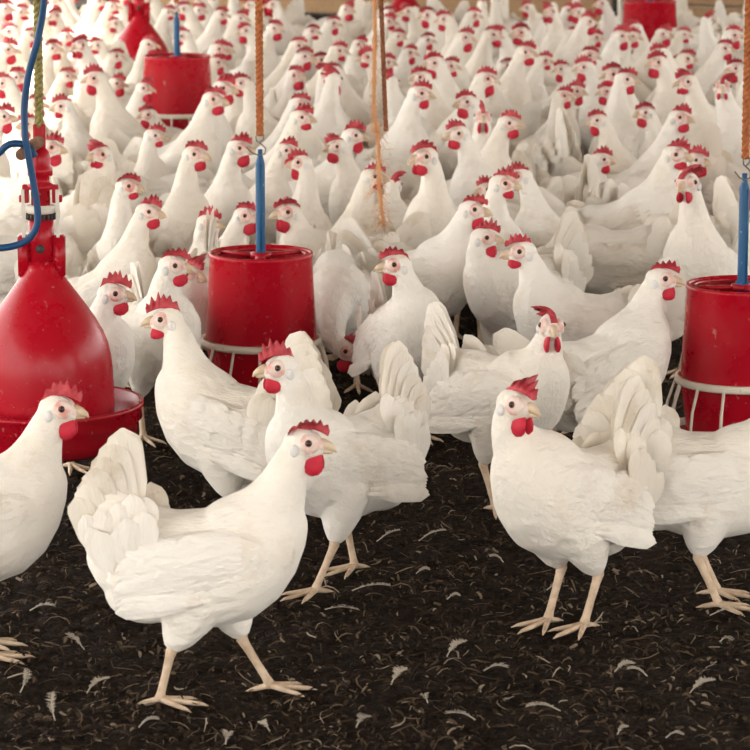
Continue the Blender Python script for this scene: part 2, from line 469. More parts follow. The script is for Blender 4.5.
def wattle_mesh(s, k=1.0):
    bm = bmesh.new()
    pts = [(.019, s * .004, -.007), (.0185, s * .007, -.013), (.017, s * .0090, -.020), (.0155, s * .0095, -.027), (.0145, s * .009, -.0325), (.014, s * .0085, -.0355)]
    pts = [(x, y, -.007 + (z + .007) * k) for x, y, z in pts]
    tube(bm, pts, [.004, .0085, .0125, .0138, .0100, .003], 12, side=(0, 1, 0), aspect=.36)
    return mesh_of(bm, 'wattle', M_WATTLE)
WATTLES = {(s, k): wattle_mesh(s, k) for s in (1, -1) for k in (.75, 1.0, 1.2)}
def beak_meshes():
    bm = bmesh.new()
    tube(bm, [(.021, 0, -.0005), (.028, 0, .0005), (.035, 0, -.0012), (.0415, 0, -.0045), (.0455, 0, -.0085)], [.0092, .0082, .0062, .0038, .0008], 10, side=(0, 1, 0), aspect=.85)
    up = mesh_of(bm, 'beak', M_BEAK)
    bm = bmesh.new()
    tube(bm, [(.021, 0, -.0075), (.030, 0, -.0078), (.038, 0, -.0088), (.0405, 0, -.0092)], [.0060, .0045, .0025, .0008], 8, side=(0, 1, 0), aspect=1.0)
    return up, mesh_of(bm, 'lower_beak', M_BEAK)
BEAK_UP, BEAK_LO = beak_meshes()
def face_mesh():
    bm = bmesh.new()
    for s in (1, -1): ellipsoid(bm, (.0070, s * .0098, .001), (.0175, .0112, .0150))
    ellipsoid(bm, (.021, 0, -.002), (.009, .0125, .0105))
    return mesh_of(bm, 'face_skin', M_FACE)
FACE = face_mesh()
def lobe_mesh(s):
    bm = bmesh.new(); ellipsoid(bm, (-.0085, s * .0190, -.0075), (.0065, .0045, .0085)); return mesh_of(bm, 'earlobe', M_LOBE)
LOBES = {s: lobe_mesh(s) for s in (1, -1)}
def eye_mesh(s):
    bm = bmesh.new(); ellipsoid(bm, (.0095, s * .0188, .0042), (.0050, .0040, .0050), None, 12, 8); return mesh_of(bm, 'eye', M_EYE)
def pupil_mesh(s):
    bm = bmesh.new(); ellipsoid(bm, (.0097, s * .0219, .0042), (.0029, .0014, .0029), None, 10, 6); return mesh_of(bm, 'pupil', M_PUPIL)
EYES = {s: eye_mesh(s) for s in (1, -1)}; PUPILS = {s: pupil_mesh(s) for s in (1, -1)}

# ------------------------------------------------------------------ hen bodies (one continuous surface each)
def x_loft(bm, st, n=18, M=None):
    rg = []
    for x, zc, rz, ry in st:
        ring = []
        for k in range(n):
            a = 2 * math.pi * k / n
            ca, sa = math.cos(a), math.sin(a)
            p = Vector((x, ry * ca, zc + rz * sa))
            ring.append(M @ p if M else p)
        rg.append(ring)
    rings(bm, rg)

class Pose: pass
def bez(a, b, c, d, t):
    return a * (1 - t) ** 3 + b * 3 * t * (1 - t) ** 2 + c * 3 * t * t * (1 - t) + d * t ** 3

def leg_mesh(hock, foot, yaw):
    bm = bmesh.new(); hock = Vector(hock); foot = Vector(foot); ank = foot + Vector((0, 0, .014))
    up = hock + (hock - ank).normalized() * .012 + Vector((.006, 0, .004))
    tube(bm, [up, hock, hock.lerp(ank, .15), hock.lerp(ank, .5), hock.lerp(ank, .88), ank, ank + Vector((0, 0, -.008))], [.0085, .0088, .0070, .0060, .0064, .0078, .006], 10)
    for a, L in ((0, .062), (R(33), .050), (R(-33), .050), (R(180), .026)):
        d = Vector((math.cos(a + yaw), math.sin(a + yaw), 0)); h = .003 if a < 3 else .006
        p = [ank + Vector((0, 0, -.003)), foot + d * L * .28 + Vector((0, 0, .0085)), foot + d * L * .6 + Vector((0, 0, .0062)), foot + d * L * .88 + Vector((0, 0, .0045)), foot + d * L + Vector((0, 0, .004)), foot + d * (L + .010) + Vector((0, 0, .001))]
        tube(bm, p, [.0058, .0046, .0041, .0036, .0027, .0006], 8)
    return mesh_of(bm, 'leg', M_LEG)

def make_pose(eye=(.140, 0, .378), yaw=0, pitch=0, body=0, legs='stand', voxel=.0042, fan=.8, lift=0.0, droop=0.0, ruff=1.08):
    """eye = head centre in hen coordinates; yaw/pitch of the head relative to the body; body = nose-up pitch"""
    P = Pose(); P.fan = fan
    piv = Vector((0, 0, .201 + lift)); MB = Matrix.Translation(piv) @ Matrix.Rotation(-R(body), 4, 'Y') @ Matrix.Translation(-Vector((0, 0, .19)))
    P.MB = MB; tp = Vector((-.085, 0, .225)); TM = MB @ Matrix.Translation(tp) @ Matrix.Rotation(-R(droop), 4, 'Y') @ Matrix.Translation(-tp); P.TM = TM
    bm = bmesh.new()
    x_loft(bm, [(-.172, .208, .010, .010), (-.158, .206, .036, .030), (-.130, .200, .062, .048), (-.090, .194, .079, .063), (-.04, .189, .087, .073), (.02, .188, .089, .077), (.07, .198, .087, .073), (.108, .215, .076, .061), (.134, .232, .056, .045), (.150, .243, .028, .024), (.155, .246, .008, .008)], 20, MB)
    # folded wings bulge
    for s in (1, -1):
        ellipsoid(bm, MB @ Vector((-.015, s * .057, .204)), (.125, .024, .050), MB.to_3x3() @ Matrix.Rotation(-R(9), 3, 'Y'), 16, 10)
    # tail cushion
    pts = [(TM if q > 1 else MB) @ Vector(p) for q, p in enumerate(((-.04, 0, .205), (-.085, 0, .222), (-.118, 0, .250), (-.138, 0, .285), (-.152, 0, .318), (-.158, 0, .332)))]
    tube(bm, pts, [.070, .068, .058, .043, .024, .008], 16, side=(0, 1, 0), aspect=[.95, .80, .62, .48, .40, .4])
    # lower rear fluff
    ellipsoid(bm, MB @ Vector((-.085, 0, .158)), (.066, .055, .050))
    # neck and head
    E = Vector(eye); HY = Matrix.Rotation(R(yaw), 4, 'Z'); HM = Matrix.Translation(E) @ HY @ Matrix.Rotation(-R(pitch), 4, 'Y') @ Matrix.Scale(1.10, 4)
    P.HM = HM
    h_f = (HM.to_3x3() @ Vector((1, 0, 0))).normalized(); h_u = HM.to_3x3() @ Vector((0, 0, 1))
    a = MB @ Vector((.045, 0, .205)); b = MB @ Vector((.108, 0, .262))
    d = E - h_f * .009 - h_u * .006
    if E.z > .27: c = d + Vector((-.010, 0, -.062)) - h_f * .012
    else: c = d - h_f * .055 + Vector((0, 0, .02))
    N = 12; pts = [bez(a, b, c, d, i / N) for i in range(N + 1)]
    prof = [.080, .079, .072, .063, .0535, .0455, .039, .0340, .0303, .0275, .0255, .0235, .0200]
    prof = [q * (1 + (ruff - 1) * w) for q, w in zip(prof, (0, 0, .3, .6, .9, 1, 1, 1, .95, .8, .6, .3, .1))]
    tube(bm, pts, prof, 18, side=(0, 1, 0), aspect=[.88, .86, .84, .82, .82, .83, .85, .88, .90, .92, .93, .92, .90])
    st = [(-.026, .000, .006, .006), (-.021, .0005, .0135, .013), (-.011, .0005, .0200, .0185), (0, 0, .0220, .0202), (.010, -.001, .0205, .0195), (.019, -.003, .0160, .0155), (.027, -.0045, .0098, .0098), (.030, -.005, .004, .004)]
    x_loft(bm, st, 16, HM)
    # thighs down to the hocks
    if legs == 'back': hf = [((-.040, .034, .085), (-.012, .032, .0)), ((-.030, -.034, .085), (.008, -.026, .0))]
    elif legs == 'stride': hf = [((-.048, .040, .082), (-.066, .040, .0)), ((.052, -.040, .080), (.098, -.040, .0))]
    elif legs == 'stride2': hf = [((.050, .040, .080), (.090, .040, .0)), ((-.045, -.040, .082), (-.062, -.040, .0))]
    elif legs == 'close': hf = [((-.018, .034, .085), (.012, .030, .0)), ((.0, -.034, .085), (.034, -.028, .0))]
    else: hf = [((-.020, .040, .085), (.012, .042, .0)), ((-.012, -.040, .085), (.022, -.042, .0))]
    P.legs = []
    for (h, f), s in zip(hf, (1, -1)):
        top = MB @ Vector((.004 + .35 * h[0], s * .036, .150)); hk = Vector(h)
        tube(bm, [top + Vector((0, 0, .02)), top, top.lerp(hk, .4), top.lerp(hk, .75), hk + Vector((0, 0, .004))], [.052, .051, .039, .0250, .0120], 12, side=(0, 1, 0), aspect=.8)
        P.legs.append(leg_mesh(h, f, R(rnd.uniform(-10, 10))))
    me = bpy.data.meshes.new('rough'); bmesh.ops.recalc_face_normals(bm, faces=bm.faces); bm.to_mesh(me); bm.free()
    o = bpy.data.objects.new('rough', me); COL.objects.link(o)
    m = o.modifiers.new('r', 'REMESH'); m.mode = 'VOXEL'; m.voxel_size = voxel
    m = o.modifiers.new('s', 'SMOOTH'); m.factor = .5; m.iterations = max(3, int(round(6 * (.0042 / voxel))))
    dg = bpy.context.evaluated_depsgraph_get(); P.body = bpy.data.meshes.new_from_object(o.evaluated_get(dg))
    bpy.data.objects.remove(o); bpy.data.meshes.remove(me)
    P.body.name = 'body'; P.body.materials.clear(); P.body.materials.append(M_BODY)
    P.body.polygons.foreach_set('use_smooth', [True] * len(P.body.polygons))
    P.eye = E
    P.wings = WINGS if 'WINGS' in globals() else None
    return P

def build_wings(P):
    """shingled folded wings laid on the body surface of pose P (body pitch 0)"""
    bv = BVHTree.FromPolygons([P.MB.inverted() @ v.co for v in P.body.vertices], [tuple(p.vertices) for p in P.body.polygons])
    out = {}
    for s in (1, -1):
        r = random.Random(21); bm = bmesh.new()
        def put(me, x, z, sc, down, lift):
            hit = bv.ray_cast(Vector((x, s * .4, z)), Vector((0, -s, 0)))
            if hit[0] is None: return
            n = hit[1]; n = Vector((n.x * .4, n.y, n.z * .8)).normalized()
            d = Vector((-math.cos(down), 0, -math.sin(down))); d = (d - n * d.dot(n)).normalized()
            d = (d + n * lift).normalized(); yv = (n - d * n.dot(d)).normalized(); xv = yv.cross(d)
            M = Matrix((xv, yv, d)).transposed().to_4x4(); M.translation = hit[0] + n * .0008
            add_copy(bm, me, M @ Matrix.Scale(sc, 4))
        # flight feathers first along the lower rear edge
        for i in range(7): put(FLIGHT, .006 - .006 * i, .154 + .0085 * i, 1.02 - .04 * i, R(1.5 + 2.5 * i), .022 + .0055 * (7 - i))
        for row in range(7):
            x = -.055 + .024 * row
            zl = .156 + .010 * row * .8; zt = .246 - max(0, row - 5) * .012
            n = 6
            for i in range(n):
                z = zl + (zt - zl) * (i + .5 * (row % 2)) / (n - .4)
                put(WINGF, x + r.uniform(-.004, .004), z + r.uniform(-.003, .003), r.uniform(.9, 1.12) * (1.1 - .06 * row), R(10 + r.uniform(-6, 6)), .022)
        out[s] = mesh_of(bm, 'wing', M_WING)
    return out

POSES = {}
POSES['base'] = make_pose()
WINGS = build_wings(POSES['base']); POSES['base'].wings = WINGS
BASE_BVH = BVHTree.FromPolygons([POSES['base'].MB.inverted() @ v.co for v in POSES['base'].body.vertices], [tuple(p.vertices) for p in POSES['base'].body.polygons])
TAIL_COVER = {f: tail_cover_mesh(f) for f in FANS}
TAIL_JOIN = {f: tail_joined_mesh(f) for f in FANS}

def eye_world(P, loc, yaw, sc):
    return Vector(loc) + Matrix.Rotation(yaw, 3, 'Z') @ (P.eye * sc)

def add_part(name, me, parent, M=None, sc=1.0):
    o = bpy.data.objects.new(name, me); COL.objects.link(o); o.parent = parent
    if M is not None: o.matrix_basis = M @ Matrix.Scale(sc, 4) if sc != 1.0 else M
    return o

def build_hen(P, loc, yaw, sc, comb=0, wat=1.0, near=True, legs=True):
    root = bpy.data.objects.new('hen', None); COL.objects.link(root); root.empty_display_size = .05
    root.location = loc; root.rotation_euler = (0, 0, yaw); root.scale = (sc, sc, sc)
    add_part('body', P.body, root)
    for s in (1, -1): add_part('wing', P.wings[s], root, P.MB)
    if near:
        t = add_part('tail', TAIL_COVER[P.fan], root, P.TM)
        for M, q in tail_mats(P.fan): add_part('tail_feather', TAIL_FEATHER, t, M, q)
    else: add_part('tail', TAIL_JOIN[P.fan], root, P.TM)
    hd = P.HM
    add_part('comb', COMBS[comb], root, hd)
    f = add_part('face_skin', FACE, root, hd)
    for s in (1, -1):
        add_part('wattle', WATTLES[(s, wat)], root, hd)
        e = add_part('eye', EYES[s], root, hd)
        add_part('pupil', PUPILS[s], e)
        if near: add_part('earlobe', LOBES[s], root, hd)
    b = add_part('beak', BEAK_UP, root, hd)
    if near: add_part('lower_beak', BEAK_LO, b)
    if legs:
        for m in P.legs: add_part('leg', m, root)
    return root

# ------------------------------------------------------------------ the hens nearest the camera, each in its own pose
HENS = []          # records: root, footprint, screen position of the head
def foot_circles(x, y, yaw, sc):
    c, s = math.cos(yaw), math.sin(yaw)
    return [(x + c * d * sc, y + s * d * sc, r * sc) for d, r in ((-.170, .042), (-.115, .066), (-.04, .088), (.035, .090), (.105, .074))]

def hero(eye_px, byaw, label, hyaw=None, ez=.375, ex=.140, ey=0.0, pitch=-4, body=0, legs='stand', fan=.8, comb=0, wat=1.0, sc=1.0, lift=0, droop=0, ruff=1.22, group=None):
    rel = 0 if hyaw is None else hyaw - byaw
    P = make_pose((ex, ey, ez), rel, pitch, body, legs, .0036, fan, lift, droop, ruff); P.wings = WINGS
    w = at_z(eye_px[0], eye_px[1], ez * sc); y = R(byaw)
    loc = w - Matrix.Rotation(y, 3, 'Z') @ (P.eye * sc); loc.z = 0
    o = build_hen(P, loc, y, sc, comb, wat, True)
    tag(o, label, 'hen', group or 'white hens of the flock'); HENS.append((o, foot_circles(loc.x, loc.y, y, sc), eye_px))
    return o

hero((303, 443), -4, 'white hen striding right in the foreground, nearest of the flock', -6, .388, .146, legs='stride2', comb=5, wat=1.2, sc=1.0, body=3, fan=.45, droop=-2)
hero((514, 404), 224, 'white hen standing at front right with its head turned back over its body', 322, .372, .118, legs='back', comb=4, wat=1.2, pitch=-6, body=13, sc=1.03)
hero((282, 368), 221, 'white hen facing left behind the striding hen, narrow tail held upright', 192, .385, .128, legs='stride2', fan=.2, droop=-3, comb=3, wat=1.0, body=5)
hero((168, 320), 156, 'white hen with stained wing facing left between bell drinker and bucket feeder', 176, .392, .125, legs='stand', fan=.45, comb=3, wat=.75, body=8)
hero((798, 383), -12, 'white hen cut off by the right edge, fanned tail before the bucket feeder', -4, .375, .140, legs='stand', fan=1.1, comb=0)
hero((57, 409), 8, 'white hen cut off by the left edge, facing right before the bell drinker', -4, .385, .135, legs='stand', comb=3, wat=1.2, body=6)
hero((398, 265), -74, 'white hen facing the camera with its head turned left, beside the free twine', -172, .378, .085, -.040, legs='close', comb=1, wat=1.0, body=18, fan=.2, droop=25)
hero((471, 210), -28, 'white hen with ruffled neck facing right, behind the hen with head turned left', -8, .385, .122, legs='stand', comb=2, wat=1.2, body=14, droop=20)
hero((483, 238), 222, 'white hen with head turned right and body turned left, at edge of bare litter', -8, .345, .11, legs='stride', comb=4, wat=1.2, body=6, droop=15)
hero((523, 252), 193, 'white hen in profile facing left with small upright comb, above bare litter', 186, .378, .128, legs='stand', comb=0, wat=.75, body=8, droop=25)
hero((551, 326), -48, 'white hen looking straight at the camera with flopped red comb', -84, .360, .122, legs='stand', comb=5, wat=1.2, body=6, fan=.2, droop=24)
hero((660, 279), 26, 'white hen facing right with its beak at the rim of the right bucket feeder', -6, .384, .120, legs='stand', comb=2, wat=1.0, body=15, droop=35)
hero((112, 294), -52, 'white hen peering right from behind the large red bell drinker', -6, .360, .118, legs='stand', comb=3, wat=1.0, body=8, droop=20)
hero((172, 266), -72, 'white hen facing right behind the left-facing hen with stained wing', -8, .378, .118, legs='stand', comb=2, wat=1.0, body=13, droop=25)
hero((190, 274), 264, 'white hen half hidden at the left of the middle bucket feeder, looking right', -40, .292, .125, comb=4, wat=1.0, droop=20, body=-2)
hero((345, 349), -85, 'white hen with lowered head and big flopped comb right of the middle bucket feeder', -25, .128, .210, pitch=-30, legs='stand', comb=4, wat=1.2, body=-4, droop=60)

# ------------------------------------------------------------------ the flock behind, placed by where each head shows
RELS = (-85, -42, 0, 42, 85)
NECKS = {'t': ((.100, 0, .425), 27), 'm': ((.108, 0, .395), 20), 's': ((.120, 0, .350), 11)}
FP = {}
for nk, (ev, bp) in NECKS.items():
    for rl in RELS:
        FP[(nk, rl)] = make_pose(ev, rl, -4, bp, 'stand', .0046, (.45, .8, .2)[(abs(rl) // 42 + ord(nk)) % 3], 0, 18 + 12 * ((abs(rl) // 42 + ord(nk)) % 2)); FP[(nk, rl)].wings = WINGS
LOW = [make_pose((.235, 0, .11), 0, -50, -6, 'stand', .0046, .8, 0, 20), make_pose((.225, .03, .16), 25, -35, -3, 'stand', .0046, 1.1, 0, 5), make_pose((.225, -.03, .16), -25, -35, -3, 'stride', .0046, .45, 0, 30)]
for p in LOW: p.wings = WINGS

# eye pixel x, y, head direction: R right, L left, T toward the camera, A away; optional body yaw
RIGHT, LEFT = 'R', 'L'
MID = '''129 187 R;167 214 R;230 220 R -20;291 213 L 200;201 232 R;151 140 R;193 155 R;235 145 R;285 151 R;302 163 L;338 147 L;352 136 R;374 181 R 40;418 157 L 250;
393 190 A 80;490 194 L 230;460 130 L;501 184 R;522 181 L;598 160 R -40;508 123 R;600 121 L;675 155 R -20;693 165 R -30;688 183 l 240;678 122 R;647 113 L 150;482 120 T;111 151 l 300;49 148 R;
300 118 R;298 105 R;149 119 L;34 109 R;29 124 L;2 117 R'''
FAR = '''21 12 R;12 32 L;29 36 R;55 16 l;66 37 R;52 53 R;81 46 l;103 45 L;115 11 R;118 24 L;114 57 R;97 75 L;115 84 R;16 78 R;7 84 L;65 77 R;65 103 L;6 50 R;5 9 R;97 2 R;
166 13 R;183 9 L;198 15 R;220 15 R;250 5 L;186 36 L;239 19 R;240 33 L;217 46 R;235 50 R;217 63 R;148 49 R;144 89 R;222 89 R;231 89 L;245 88 L;212 100 R;215 113 L;
274 5 L;273 29 R;311 32 R;331 28 R;346 10 r;297 46 R;300 57 R;324 61 L;325 70 r;337 71 L;356 41 R;350 51 R;370 60 L;296 80 r;333 80 A;
388 14 R;387 22 R;409 12 L;432 16 L;472 16 R;465 24 L;463 34 R;396 41 R;394 57 R;420 52 R;426 37 R;437 60 L;457 67 R;424 80 L;419 94 R;468 102 L;483 79 R;492 90 L;486 35 L;503 36 R;500 63 R;395 82 A;
529 12 L;552 13 l;551 20 R;568 11 R;580 13 L;569 22 R;574 35 R;593 39 R;589 52 R;605 4 L;612 34 R;615 42 R;515 31 L;522 49 R;546 61 R;565 67 L;570 87 R;561 96 R;601 74 L;614 74 L;624 76 R;619 88 R;611 95 L;
635 30 L;652 35 R;662 55 L;681 36 R;706 21 A;725 49 R;636 56 L;684 59 R;674 68 R;688 82 L;722 87 T;730 36 R;738 69 L;749 78 R;482 1 A;495 1 A'''
HEADDIR = {'R': -8, 'r': -45, 'L': 188, 'l': 225, 'T': 268, 'A': 82}
def parse(txt):
    out = []
    for it in txt.replace('\n', '').split(';'):
        f = it.split()
        if f: out.append((float(f[0]), float(f[1]), f[2], float(f[3]) if len(f) > 3 else None))
    return out
crowd = []
for (px, py, d, by) in parse(MID) + parse(FAR):
    crowd.append(dict(px=px, py=py, hd=HEADDIR[d] + rnd.uniform(-14, 14), by=by, d=d))
# candidates: neck height, size and body direction all keep the head where it shows
JIT = ((0, 0), (-5, 0), (5, 0), (0, 4), (0, -4))
def cands(h):
    out = []
    rels = RELS if h['by'] is None else [min(RELS, key=lambda q: abs(((h['hd'] - h['by'] - q + 180) % 360) - 180))]
    for nk in NECKS:
        for rl in rels:
            for sc in (.92, 1.0, 1.07):
              P = FP[(nk, rl)]
              yaw = R(h['hd'] - rl) if h['by'] is None else R(h['by'])
              for jx, jy in JIT:
                w = at_z(h['px'] + jx, h['py'] + jy, P.eye.z * sc)
                loc = w - Matrix.Rotation(yaw, 3, 'Z') @ (P.eye * sc)
                pen = .00004 * (abs(jx) + abs(jy)) + {'t': 0, 'm': .0002, 's': .0010}[nk] + .0001 * abs(rl) / 42 + abs(sc - 1) * .002
                out.append((P, loc.x, loc.y, yaw, sc, np.array(foot_circles(loc.x, loc.y, yaw, sc)), pen))
    return out
for h in crowd: h['c'] = cands(h); h['i'] = rnd.randrange(len(h['c']))
FEED_FOOT = [(-.61, 5.45, .19), (-.24, 6.27, .16), (.71, 5.86, .16), (1.12, 8.06, .20), (-.655, 9.9, .17), (1.155, 12.6, .17), (-.93, 11.9, .20), (-.55, 14.6, .17), (.148, 14.8, .17)]
# hens whose heads are hidden: (body centre pixel, yaw, low pose index)
HIDDEN = [(618, 262, 176, 2), (618, 213, 60, 2), (690, 252, 125, 1), (80, 196, 75, 2), (62, 245, 200, 1), (12, 205, 160, 2), (14, 268, 15, 0), (152, 208, 30, 0), (545, 172, 110, 1), (110, 240, 60, 2)]
HID = []
for (px, py, yw, li) in HIDDEN:
    w = at_z(px, py, .21); HID.append((px, py, yw, li, w.x, w.y))
fixed = [c for (o, cs, e) in HENS for c in cs] + FEED_FOOT * 3 + [c for q in HID for c in foot_circles(q[4], q[5], R(q[2]), 1)]
def clash(A, B):
    d = np.sqrt((A[:, None, 0] - B[None, :, 0]) ** 2 + (A[:, None, 1] - B[None, :, 1]) ** 2)
    p = np.clip(A[:, None, 2] + B[None, :, 2] - d, 0, None); return float((p ** 2).sum())
for sweep in range(5):
    order = list(range(len(crowd))); rnd.shuffle(order)
    for a in order:
        h = crowd[a]
        oth = np.array(fixed + [tuple(c) for b, g in enumerate(crowd) if b != a and abs(g['c'][g['i']][2] - h['c'][h['i']][2]) < 1.2 for c in g['c'][g['i']][5]])
        best = min(range(len(h['c'])), key=lambda q: clash(h['c'][q][5], oth) + h['c'][q][6])
        h['i'] = best
print('residual clash', sum(clash(h['c'][h['i']][5], np.array([tuple(c) for g in crowd if g is not h for c in g['c'][g['i']][5]] + fixed)) for h in crowd))
REC = []           # pose, x, y, yaw, scale, limit in x, limit in y, source
for h in crowd:
    P, x, y, yaw, sc, fc, _ = h['c'][h['i']]
    REC.append([P, x, y, yaw, sc, .065, .16 if y < 8 else .28 if y < 9.5 else .45, h])
for (px, py, yw, li, wx, wy) in HID: REC.append([LOW[li], wx, wy, R(yw), 1.0, .08, .2, (px, py)])
# fill the rest of the far floor, where the photo shows backs and tails packed between the heads
allc = np.array([c for r in REC for c in foot_circles(r[1], r[2], r[3], r[4])] + fixed)
fr = random.Random(77); nf = 0
for trial in range(9000):
    if nf > 70: break
    Y = fr.uniform(8.2, 15.3); X = fr.uniform(-.135 * Y, .135 * Y)
    if Y > 15.3 - .47 * (X - 1.79) - .35: continue
    yaw = fr.uniform(0, 6.283); fc = np.array(foot_circles(X, Y, yaw, .97)); left = X < -.55
    if Y > 14.2 and not left: continue
    if clash(fc, allc) > (.0008 if Y < 13.2 else .0012): continue
    P = FP[('t', fr.choice(RELS))] if left and Y > 13.2 else fr.choice(LOW)
    REC.append([P, X, Y, yaw, .97, .4, .4, None]); allc = np.vstack([allc, fc]); nf += 1
# let the birds shove each other apart, mostly in depth so that heads stay where they show
n = len(REC); X0 = np.array([[r[1], r[2]] for r in REC]); D = np.zeros((n, 2)); LIM = np.array([[r[5], r[6]] for r in REC])
OFF = np.array([[(c[0] - r[1], c[1] - r[2], c[2]) for c in foot_circles(r[1], r[2], r[3], r[4])] for r in REC]); own = np.repeat(np.arange(n), OFF.shape[1])
FX = np.array(fixed[:len(fixed) - 5 * len(HID)]); 
for it in range(140):
    C = (OFF[:, :, :2] + (X0 + D)[:, None, :]).reshape(-1, 2); r = OFF[:, :, 2].reshape(-1)
    A = np.vstack([C, FX[:, :2]]); ra = np.concatenate([r, FX[:, 2]]); oa = np.concatenate([own, -np.ones(len(FX), int)])
    dv = C[:, None, :] - A[None, :, :]; d = np.sqrt((dv ** 2).sum(2)) + 1e-6
    pen = np.clip(r[:, None] + ra[None, :] - d, 0, None); pen[own[:, None] == oa[None, :]] = 0
    push = ((pen / d)[:, :, None] * dv).sum(1)
    mv = np.zeros((n, 2)); np.add.at(mv, own, push)
    D = np.clip(D + mv * np.array([.10, .22]), -LIM, LIM)
print('residual penetration', pen.sum(), (pen > .03).sum())
placed, hidden, filler = [], [], []
for r, dd in zip(REC, D):
    P, x, y, yaw, sc, _, _, src = r; x += dd[0]; y += dd[1]
    near = y < 9.0 and src is not None
    o = build_hen(P, (x, y, 0), yaw, sc, rnd.choice([0, 1, 2, 1, 2, 3, 4, 5, 4, 5]), rnd.choice([.75, 1.0, 1.2, 1.2]), near, True)
    HENS.append((o, None, None))
    if src is None: filler.append((o, (x, y)))
    elif isinstance(src, dict): placed.append((o, src, (x, y)))
    else: hidden.append((o, src))
print('hens', len(HENS), 'filler', len(filler))

# ------------------------------------------------------------------ labels for the flock
BANDS = [(16, 'at the very top'), (40, 'near the top'), (70, 'in upper crowd'), (110, 'in middle crowd'), (170, 'in lower crowd'), (999, 'at front of crowd')]
LINES = [(40, 'green rope'), (262, 'centre feeder rope'), (378, 'frayed twine'), (735, 'right feeder rope')]
ORD = ['first', 'second', 'third', 'fourth', 'fifth', 'sixth', 'seventh', 'eighth', 'ninth', 'tenth', 'eleventh', 'twelfth', 'thirteenth', 'fourteenth', 'fifteenth', 'sixteenth']
FACING = {'R': 'facing right', 'r': 'half turned right', 'L': 'facing left', 'l': 'half turned left', 'T': 'facing forward', 'A': 'seen from behind'}
for bi, (hi, bname) in enumerate(BANDS):
    lo = BANDS[bi - 1][0] if bi else -99
    row = sorted([(h['px'], o, h) for o, h, _ in placed if lo <= h['py'] < hi], key=lambda q: q[0])
    for px, o, h in row:
        lx, lname = min(LINES, key=lambda q: abs(q[0] - px))
        if px >= lx: n = sum(1 for q in row if lx <= q[0] < px or (q[0] == px and q[2]['py'] < h['py'])); side = 'right'
        else: n = sum(1 for q in row if px < q[0] < lx or (q[0] == px and q[2]['py'] < h['py'])); side = 'left'
        tag(o, 'white hen %s, %s %s of the %s %s' % (FACING[h['d']], ORD[n], side, lname, bname), 'hen', 'white hens of the flock')
HID_LABEL = ['white hen with a long bare back, head hidden, behind the hen at the right feeder', 'white hen with raised tail right of the big fanned tail, head hidden', 'white hen with fanned tail left of the right feeder rod, head hidden', 
             'white hen with upright pointed tail right of the large bell drinker neck', 'white hen with folded wing beside the bell drinker neck, head hidden', 'white hen left of the bell drinker neck at the left edge', 'white hen behind the left shoulder of the large bell drinker',
             'white hen with lowered head between the crowd and the right-facing hens at left', 'white hen with raised blunt tail in the lower crowd right of centre', 'white hen with low back behind the hen peering past the bell drinker']
for (o, e), lb in zip(hidden, HID_LABEL): tag(o, lb, 'hen', 'white hens of the flock')
# ------------------------------------------------------------------ ropes, feeders, drinkers
def rope_mesh(pts, r, mat, pitch=.034, strands=3, seg=7, sides=5):
    """twisted rope along a polyline"""
    pts = [Vector(p) for p in pts]; L = [0]
    for a, b in zip(pts, pts[1:]): L.append(L[-1] + (b - a).length)
    n = max(8, int(L[-1] / pitch * seg)); bm = bmesh.new()
    def at(d):
        for i in range(len(pts) - 1):
            if d <= L[i + 1] or i == len(pts) - 2:
                return pts[i].lerp(pts[i + 1], (d - L[i]) / max(1e-9, L[i + 1] - L[i])), (pts[i + 1] - pts[i]).normalized()
    for k in range(strands):
        q = []
        for i in range(n + 1):
            d = L[-1] * i / n; p, t = at(d)
            u = (Vector((1, 0, 0)) - t * t.x).normalized(); v = t.cross(u); a = 2 * math.pi * (d / pitch + k / strands)
            q.append(p + (u * math.cos(a) + v * math.sin(a)) * r * .58)
        tube(bm, q, r * .50, sides)
    return mesh_of(bm, 'rope', mat)
def hang_rope(name, lo, hi, r, mat, label, group=None):
    o = link(name, rope_mesh([lo, hi], r, mat)); tag(o, label, 'rope', group); return o

def wire_hook(parent, base, h, k=1.0):
    """bent S hook between rod and rope, base and top in parent space"""
    bm = bmesh.new(); x, y, z = base; w = .011 * k
    p = [(x - .030 * k, y, z + .012), (x - .018 * k, y, z + .0), (x - .004 * k, y, z - .006), (x + .010 * k, y, z - .003), (x + w * 1.1, y, z + .008), (x + .004, y, z + h * .40), (x - w * .7, y, z + h * .62), (x - w * .8, y, z + h * .85), (x, y, z + h), (x + w * .7, y, z + h * .9), (x + w * .6, y, z + h * .68), (x, y, z + h * .55)]
    tube(bm, p, .0017 * k, 6)
    return link('hook', mesh_of(bm, 'hook', M_WIRE), parent)

